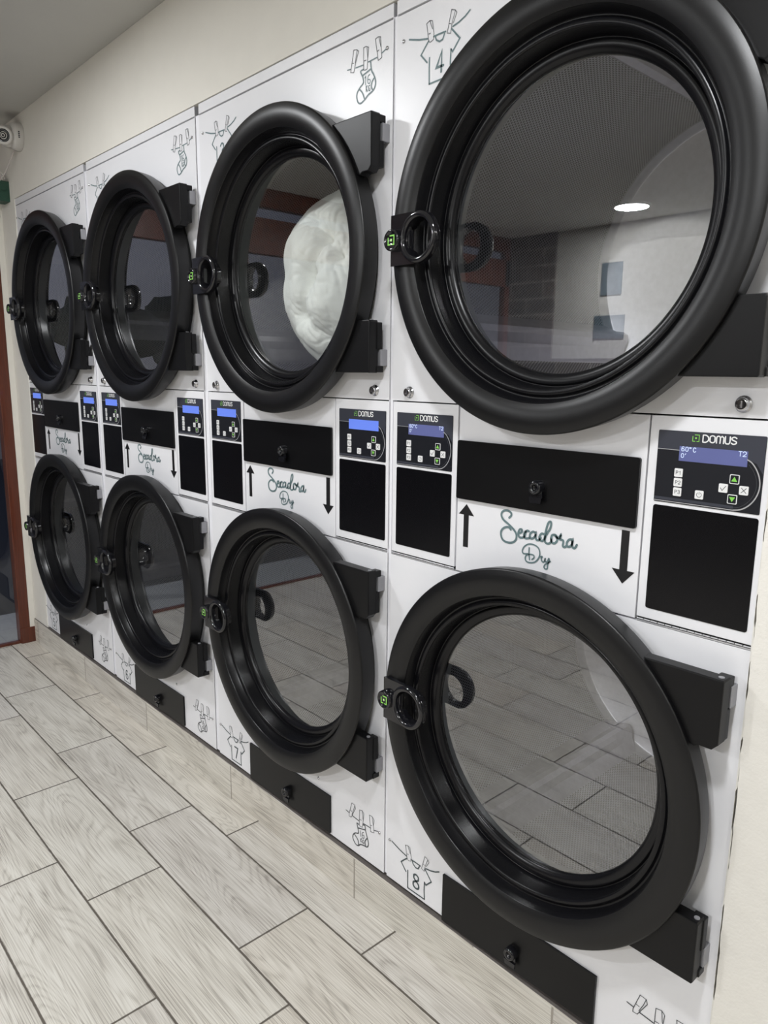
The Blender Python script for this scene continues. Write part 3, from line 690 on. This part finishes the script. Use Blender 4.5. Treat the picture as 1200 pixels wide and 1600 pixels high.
def f_film(b):
    X = lambda x: x-.618
    prism(b, rrect(0, .1630, 1.0260, 1.1400, .002), -.0010, 0, 0)
    poly(b, [(.0005, 1.1395), (.1625, 1.1395), (.1625, 1.0850), (.1520, 1.1000), (.1380, 1.1060), (.1000, 1.1105), (.0005, 1.1105)], -.0012, 1)
    arc = [(.7572, 1.1048), (.7640, 1.1005), (.7715, 1.0905), (.7765, 1.0780), (.7775, 1.0640), (.7735, 1.0500), (.7655, 1.0385), (.7550, 1.0310), (.7430, 1.0282)]
    ribbon(b, [(X(a), c) for a, c in arc], .0018, -.0016, 2); ribbon(b, [(X(.7430), 1.0282), (X(.6195), 1.0282)], .0013, -.0016, 2, curve=False)
    ribbon(b, [(X(.6190), 1.1106), (X(.6538), 1.1102)], .0010, -.0016, 2, curve=False)
    ribbon(b, [(X(a)-.0045, (c-1.065)*.93+1.065) for a, c in arc[1:]], .0004, -.0015, 3)
    poly(b, [(.0005, 1.0300), (.1250, 1.0300), (.1250, 1.0345), (.0005, 1.0345)], -.0012, 1)
def f_brand(b):
    mark(b, .6785-.618, 1.1307, .0098, .0011, -.0018, 1)
    domus(b, .6893-.618, .7390-.618, 1.1256, 1.1360, .0019, -.0018, 0)
def f_screen(b): b.box(.6540-.618, .7570-.618, -.0016, -.0010, 1.0940, 1.1168)
def f_lcdtext(b):
    y = -.0020; o = -.618
    for d, x in (('6', .6597), ('0', .6660)): digit(b, d, x+o, 1.1128, .0066, .0042, .0012, y)
    ribbon(b, [(.6702+o, 1.1150), (.6722+o, 1.1150)], .0020, y, curve=False); digit(b, 'C', .6780+o, 1.1125, .0066, .0042, .0012, y)
    digit(b, '0', .6597+o, 1.1025, .0062, .0042, .0010, y); ribbon(b, [(.6648+o, 1.1060), (.6640+o, 1.1040)], .0010, y, curve=False)
    digit(b, 'T', .7463+o, 1.1126, .0068, .0046, .0011, y); digit(b, '2', .7525+o, 1.1126, .0068, .0046, .0011, y)
def key_base(b, h=.0066, mi=0): prism(b, rrect(-h, h, -h, h, .0016), -.0022, -.0008, mi)
def f_key(kind):
    def f(b):
        y = -.0024
        if kind in 'P1 P2 P3':
            key_base(b); digit(b, 'P', -.0022, 0, .0052, .0038, .0008, y, 1); digit(b, kind[1], .0026, 0, .0052, .0032, .0008, y, 1)
        elif kind == 'power':
            key_base(b); ribbon(b, [(.0037*math.sin(math.radians(a)), .0037*math.cos(math.radians(a))) for a in range(35, 326, 29)], .0008, y, 1); ribbon(b, [(0, .0008), (0, .0044)], .0008, y, 1, curve=False)
        elif kind == 'check':
            key_base(b); ribbon(b, [(-.0040, .0002), (-.0012, -.0036), (.0040, .0036)], .0009, y, 1, curve=False)
        elif kind == 'cross':
            key_base(b); ribbon(b, [(-.0036, .0036), (.0036, -.0036)], .0009, y, 1, curve=False); ribbon(b, [(-.0036, -.0036), (.0036, .0036)], .0009, y, 1, curve=False)
        else:
            key_base(b, .0070, 0); prism(b, rrect(-.0059, .0059, -.0059, .0059, .0012), -.0024, -.0020, 1)
            s = 1 if kind == 'up' else -1
            tri = [(-.0044, -.0034*s), (.0044, -.0034*s), (0, .0040*s)]
            poly(b, tri if s > 0 else tri[::-1], -.0027, 2)
    return f
KEYS = [('P1', .6558, 1.0752), ('P2', .6559, 1.0600), ('P3', .6561, 1.0450), ('power', .6911, 1.0446), ('up', .7416, 1.0744), ('down', .7409, 1.0443), ('check', .7263, 1.0594), ('cross', .7563, 1.0592)]

def control_panel(tower, x, left, lcd, text):
    ox = x
    if left: dpan = cached('ctrldoorL', f_ctrldoor, 'control_door', M_['white'], tower)
    else: dpan = cached('ctrldoorR', f_ctrldoor_r, 'control_door', M_['white'], tower)
    cached('piano'+('L' if left else 'R'), f_pianohinge(.189 if left else .186), 'piano_hinge', M_['silver'], dpan, (.0035 if left else .6035, 0, 0))
    cached('lid', f_lid, 'blank_panel', M_['lid'], dpan, (ox, 0, 0))['label'] = 'plain black panel'
    p = cached('film', f_film, 'control_panel', [M_['ctrl'], M_['ctrl_top'], M_['silver'], M_['grey_ink']], tower, (ox, 0, 0))
    cached('brand', f_brand, 'brand_lettering', [M_['print_white'], M_['logo_green']], p)['label'] = 'white lettering DOMUS with a green mark'
    cached('lcd'+lcd, f_screen, 'display_screen', M_[lcd], p)
    if text: cached('lcdtext', f_lcdtext, 'display_readout', M_['lcd_text'], p)['label'] = 'readout 60 C, 0 and T2'
    for kind, kx, kz in KEYS:
        ms = [M_['btn'], M_['ink']] if kind not in ('up', 'down') else [M_['btn'], M_['ctrl'], M_['green']]
        o = cached('key'+kind, f_key(kind), 'button', ms, p, (kx-.618, 0, kz))
        if kind in ('up', 'down'): o['label'] = 'dark button with a green arrow pointing '+kind

def f_screwhead(b): b.lathe(0, 0, [(.0001, -.0030), (.0022, -.0030), (.0036, -.0018), (.0040, 0)], 16)
def f_lock(b):
    b.lathe(0, 0, [(.0125, 0), (.0125, -.0014), (.0098, -.0018), (.0096, -.0090), (.0088, -.0105), (.0075, -.0108)], 32, mi=0)
    b.lathe(0, 0, [(.0075, -.0108), (.0072, -.0085), (.0001, -.0085)], 32, mi=1); b.box(-.0011, .0011, -.0092, -.0082, -.0050, .0050, 0)
def shirt_fn(num, dx, dz):
    def f(b):
        for st in SHIRT: ribbon(b, st, .0032, -.0006, 0, curve=False, dx=dx, dz=dz)
        for st in SHIRT_TH: ribbon(b, st, .0013, -.0007, 1, curve=False, dx=dx, dz=dz)
        digit(b, num, .1205+dx, 1.8060+dz, .036, .0185, .0046, -.0006, 0)
    return f
def f_sockU(b):
    for i, st in enumerate(SOCK): ribbon(b, st, .0034 if i > 3 else .0026, -.0006, 0)
    for st in SOCK_TH: ribbon(b, st, .0014, -.0007, 1, curve=False)
    for st in KG: ribbon(b, st, .0020, -.0006, 0)
def f_sockL(b):
    for i, st in enumerate(SOCKL): ribbon(b, st, .0032 if i > 3 else .0026, -.0006, 0)
    for st in SOCKL_TH: ribbon(b, st, .0014, -.0007, 1, curve=False)
    for st in KGL: ribbon(b, st, .0019, -.0006, 0)

def dryer_tower(x, up_n, low_n, label, lcds, texts, rots, gap=0):
    t = empty('stacked_tumble_dryer', (x, 0, ZF), label=label, cat='tumble dryer', group='stacked coin dryers along the wall')
    cached('body', f_body, 'cabinet', M_['white_edge'], t); cached('inner', f_inner, 'inner_frame', M_['dark'], t)
    cached('upper', f_upper, 'upper_front_panel', M_['white'], t); cached('lower', f_lower, 'lower_front_panel', M_['white'], t)
    cached('fascia', f_fascia, 'top_fascia', M_['white'], t); m = cached('mid', f_mid, 'middle_front_panel', M_['white'], t)
    fl = cached('flap', f_flap, 'lint_filter_flap', M_['flap'], t); cached('knob', f_knob, 'flap_knob', M_['gloss'], fl, (.3985, .0065, 1.0215))
    fl2 = cached('lowflap', f_lowflap, 'lower_filter_flap', M_['flap'], t); cached('knob', f_knob, 'flap_knob', M_['gloss'], fl2, (.3920, .0065, .0450))
    cached('arrowu', f_arrow_up, 'printed_arrow', M_['arrow'], t)['label'] = 'black arrow pointing up'
    cached('arrowd', f_arrow_down, 'printed_arrow', M_['arrow'], t)['label'] = 'black arrow pointing down'
    cached('script', f_script, 'printed_lettering', M_['teal'], t)['label'] = 'script lettering Secadora Dry'
    cached('shirt'+up_n, shirt_fn(up_n, 0, 0), 'printed_shirt', [M_['teal'], M_['grey_ink']], t)['label'] = 'shirt on a line numbered '+up_n
    cached('shirt'+low_n, shirt_fn(low_n, -.018, -1.766), 'printed_shirt', [M_['shirt_ink'], M_['grey_ink']], t)['label'] = 'shirt on a line numbered '+low_n
    cached('sockU', f_sockU, 'printed_sock', [M_['teal'], M_['grey_ink']], t)['label'] = 'sock on a line reading 16 KG'
    cached('sockL', f_sockL, 'printed_sock', [M_['grey_ink'], M_['grey_ink']], t)['label'] = 'sock on a line reading 16 KG'
    for sx, sz in ((.0205, 1.8700), (.7725, 1.8720), (.0110, .1030), (.7730, .1020), (.5270, .1420)):
        cached('screwhead', f_screwhead, 'screw', M_['screw'], t, (sx, 0, sz))
    for sx, sz in ((.0535, 1.1830), (.7435, 1.1845)):
        cached('lock', f_lock, 'panel_lock', [M_['screw'], M_['lockface']], t, (sx, 0, sz))
    if gap:
        def f_gap_strip(b): b.box(WD+.0006, WD+gap-.0006, .003, .007, .002, 1.9235)  # added pale filler that brightens the dark gap between towers
        cached('gapstrip%g' % gap, f_gap_strip, 'added_gap_strip', M_['white_edge'], t)
    make_door(t, ZU, 'upper', rots[0], .006); make_door(t, ZL, 'lower', rots[1], 0.0 if low_n == '8' else .006)
    control_panel(t, .0170, True, lcds[0], texts[0]); control_panel(t, .6180, False, lcds[1], texts[1])
    return t

dryer_tower(0.0, '1', '5', 'stacked white dryer numbered 1 above 5, farthest left beside the wooden door frame', ('lcd_blue', 'lcd_blue'), (0, 0), (15, 40), .0253)
dryer_tower(.8153, '2', '6', 'stacked white dryer numbered 2 above 6, second from the left', ('lcd_blue', 'lcd_blue'), (0, 0), (-45, 70), .0229)
dryer_tower(1.6282, '3', '7', 'stacked white dryer numbered 3 above 7, with the white duvet behind its upper door', ('lcd_blue', 'lcd_blue'), (0, 0), (-148, -125), .0103)
dryer_tower(2.4285, '4', '8', 'stacked white dryer numbered 4 above 8, nearest and rightmost, next to the cream wall', ('lcd_pale', 'lcd_pale'), (1, 1), (-149, -122))

# ------------------------------------------------------------------ white duvet in dryer 3
def duvet():
    nu, nv = 300, 220; C = Vector((1.6282+.405,   .276, 1.445+ZF)); vs = []
    def U(a, b_, c): return Vector((a, b_, c)).normalized()
    tufts = [(U(.26, -.90, .37), .15, .085), (U(.07, -.99, .05), .14, .075), (U(-.10, -.95, -.25), .13, .06), (U(.44, -.83, .20), .12, .06), (U(.02, -.85, .58), .14, .035), (U(.25, -.85, -.50), .14, .04)]
    seams = [(tufts[0][0], tufts[1][0], .095), (tufts[0][0], tufts[4][0], .05), (tufts[1][0], tufts[2][0], .085), (tufts[1][0], tufts[3][0], .08), (tufts[2][0], tufts[5][0], .05), (tufts[0][0], tufts[3][0], .05), (tufts[2][0], U(-.8, -.6, -.3), .04), (tufts[4][0], U(-.6, -.75, .45), .03)]
    for j in range(nv+1):
        th = math.pi*j/nv
        for i in range(nu):
            ph = 2*math.pi*i/nu
            d = Vector((math.sin(th)*math.cos(ph), math.sin(th)*math.sin(ph), math.cos(th)))
            sz = math.copysign(abs(d.z)**.92, d.z)
            low = max(0, -d.z)
            r = Vector((.246*(1-.30*low*low), .232*(1-.10*low*low), .272))
            n1 = noise.noise(d*1.7+Vector((3, 1, 2)))*.06+noise.noise(d*3.6+Vector((7, 5, 1)))*.045
            k = 1+n1; dep = 0
            for tc_, w, a in tufts:
                q = d-tc_; dist = q.length
                dep += a*math.exp(-(dist/w)**2)*1.3
                e1 = tc_.cross(Vector((0, 0, 1))).normalized(); e2 = tc_.cross(e1)
                ang = math.atan2(q.dot(e2), q.dot(e1))+noise.noise(d*3)*.5
                rid = 1-abs(math.sin(ang*5.5+noise.noise(d*4)*2))
                dep += .028*rid**3*math.exp(-(dist/(w*2.4))**2)*min(1, dist/(w*.5))
            for p0, p1, a in seams:
                ab = p1-p0; tt = max(0, min(1, (d-p0).dot(ab)/ab.length_squared))
                dd = (d-(p0+ab*tt)).length+.02*noise.noise(d*6)
                dep += a*math.exp(-abs(dd)/.036)
                # short gathers standing across each seam
                t_ = (d-p0).dot(ab.normalized())
                dep += .009*(1-abs(math.sin(t_*42+noise.noise(d*7)*3)))**2*math.exp(-(dd/.13)**2)
            n3 = 1-abs(noise.noise(Vector((d.x*3, d.y*3, d.z*13))+Vector((4, 2, 9))))*2
            dep += .016*max(0, n3-.55)*max(0, min(1, (-d.z+.25)*1.6))
            k -= dep
            P = Vector((d.x*r.x*k, d.y*r.y*k, sz*r.z*(1+n1*.6-dep*.25)))
            P.x += .07*low*low
            p = C+P
            p.y = max(p.y, .030)
            qx, qz = p.x-(1.6282+CX), p.z-(ZU+ZF); rr = math.hypot(qx, qz)
            lim = .335 if p.y > .062 else .255
            if rr > lim: p.x = 1.6282+CX+qx*lim/rr; p.z = ZU+ZF+qz*lim/rr
            vs.append(p)
    fs = [(j*nu+i, (j+1)*nu+i, (j+1)*nu+(i+1) % nu, j*nu+(i+1) % nu) for j in range(nv) for i in range(nu)]
    b = MB(); b.add(vs, fs, 0, True); o = b.build('duvet', M_['duvet'])
    tag(o, 'crumpled white quilted duvet pressed behind the glass of dryer 3', 'duvet')
duvet()

# ------------------------------------------------------------------ things on the wall at the far left
def cctv():
    t = empty('security_camera', (.150, -.0035, 2.170+ZF), label='white turret security camera high on the wall at the far left', cat='security camera')
    b = MB(); b.lathe(0, 0, [(.0001, .002), (.054, .002), (.056, -.004), (.055, -.022), (.050, -.034), (.040, -.040), (.0001, -.040)], 48); b.build('mounting_base', M_['cctv'], t)
    c = Vector((-.006, -.052, -.004)); b = MB(); bm = bmesh.new(); bmesh.ops.create_uvsphere(bm, u_segments=40, v_segments=24, radius=.043)
    for v in bm.verts: v.co += c
    b.bm(bm, 0, True); b.build('camera_ball', M_['cctv'], t)
    look = (Vector((3.61, -1.11, 1.35))-Vector((.12, -.05, 2.29))).normalized(); look = (look+Vector((.05, -.35, 0))).normalized()
    q = look.to_track_quat('Z', 'Y').to_matrix()
    def lathe_dir(prof, mats, name):
        b = MB(); n = 40; m = len(prof)
        vs = [c+q @ Vector((r*math.cos(2*math.pi*k/n), r*math.sin(2*math.pi*k/n), h)) for k in range(n) for r, h in prof]
        b.add(vs, [(k*m+i, ((k+1) % n)*m+i, ((k+1) % n)*m+i+1, k*m+i+1) for k in range(n) for i in range(m-1)], 0, True)
        return b.build(name, mats, t)
    lathe_dir([(.036, .024), (.036, .036), (.034, .0405), (.030, .0425), (.025, .0415)], M_['cctv'], 'lens_shroud')
    l = lathe_dir([(.026, .041), (.0245, .040), (.012, .0405), (.0105, .044), (.0001, .0445)], M_['cctv_dark'], 'lens'); l['label'] = 'black round lens window'
    lathe_dir([(.0075, .0450), (.0060, .0462), (.0045, .0450)], M_['cctv'], 'lens_ring')
    b = MB()
    for k in range(4): b.box(.0545, .0556, -.024, -.018, .004-.007*k, .0085-.007*k)
    b.build('printed_marking', M_['ink'], t)
cctv()
def jbox():
    t = empty('junction_box', (-.07, -.0005, 1.945+ZF), label='small dark green electrical box with round knockouts below the security camera', cat='junction box')
    b = MB(); b.box(-.05, .03, -.055, 0, 0, .085, bev=.004); b.build('housing', M_['jbox'], t)
    b = MB()
    for z in (.024, .060):
        n = 28; b.cyl((.0295, -.028, z), (.0335, -.028, z), .0155, n, 0)
        b.cyl((.0335, -.028, z), (.0345, -.028, z), .0085, n, 0)
        b.cyl((-.01, -.055, z), (-.01, -.0585, z), .0155, n, 0)
    b.build('knockout', M_['jbox'], t)
    c = empty('cable', (0, -.03, 2.03+ZF), label='white coiled cable running from the security camera to the green box', cat='cable')
    b = MB(); pts = smooth_line([(.105, .010, .090), (.07, .004, .060), (.02, -.004, .022), (-.03, -.01, .0), (-.045, -.01, -.002)], 6); b.tube(pts, .0022)
    b.build('lead', M_['cable'], c)
    b = MB()
    for k in range(4):
        x = -.095+.018*k
        b.tube(smooth_line([(x, .0, .001), (x+.004, -.008, .022), (x+.012, -.012, .034), (x+.020, -.006, .024), (x+.022, .004, .002)], 5), .0022)
    b.build('coil', M_['cable'], c)
jbox()

# caulk and dark gap where the last dryer meets the right wall
b = MB(); rr = random.Random(11); L_ = []; R_ = []; z = .13
while z < 1.94+ZF:
    gapz = rr.random() < .42
    for k in range(rr.randint(3, 9)):
        w = rr.uniform(.0002, .0006) if gapz else rr.uniform(.0019, .0030)
        L_.append((3.2186, z)); R_.append((3.2186+w, z)); z += .007
prism(b, L_[::-1]+R_ if False else R_[::-1]+L_, -.0030, .004)
o = b.build('sealant_bead', M_['caulk']); tag(o, 'broken white sealant bead between the rightmost dryer and the cream wall', 'sealant')

# ceiling downlights and what hangs on the opposite wall
for i, (x, y, p_) in enumerate(LIGHTS):
    t = empty('ceiling_downlight', (x, y, CEIL), label=['round ceiling downlight above the second dryer tower', 'round ceiling downlight above the rightmost dryer tower', 'round ceiling downlight mirrored in the upper right dryer door', 'round ceiling downlight near the opposite wall', 'round ceiling downlight beside the right end wall'][i], cat='ceiling light', group='ceiling downlights')
    b = MB(); n = 40
    vs = [(r*math.cos(2*math.pi*k/n), r*math.sin(2*math.pi*k/n), z) for k in range(n) for r, z in ((.118, -.0005), (.116, -.010), (.104, -.011))]
    b.add(vs, [(k*3+j, ((k+1) % n)*3+j, ((k+1) % n)*3+j+1, k*3+j+1) for k in range(n) for j in range(2)], 0, True); b.build('rim', M_['lamprim'], t)
    b = MB(); vs = [(.104*math.cos(2*math.pi*k/n), .104*math.sin(2*math.pi*k/n), -.0100) for k in range(n)]
    b.add(vs, [tuple(range(n))[::-1]]); b.build('diffuser', M_['lampwhite'], t)
M_['poster_a'] = mat('blue_grey_poster', (.08, .11, .13), .5)
b = MB(); b.box(.64, .80, YB+.0005, YB+.008, 1.78+ZF, 2.0+ZF); tag(b.build('poster', M_['poster_a']), 'small blue grey notice, upper of two mirrored in the upper right door', 'poster', 'notices on the opposite wall')
b = MB(); b.box(.60, .84, YB+.0005, YB+.008, 1.48+ZF, 1.64+ZF); tag(b.build('poster', M_['poster_a']), 'blue grey notice, lower of two mirrored in the upper right door', 'poster', 'notices on the opposite wall')
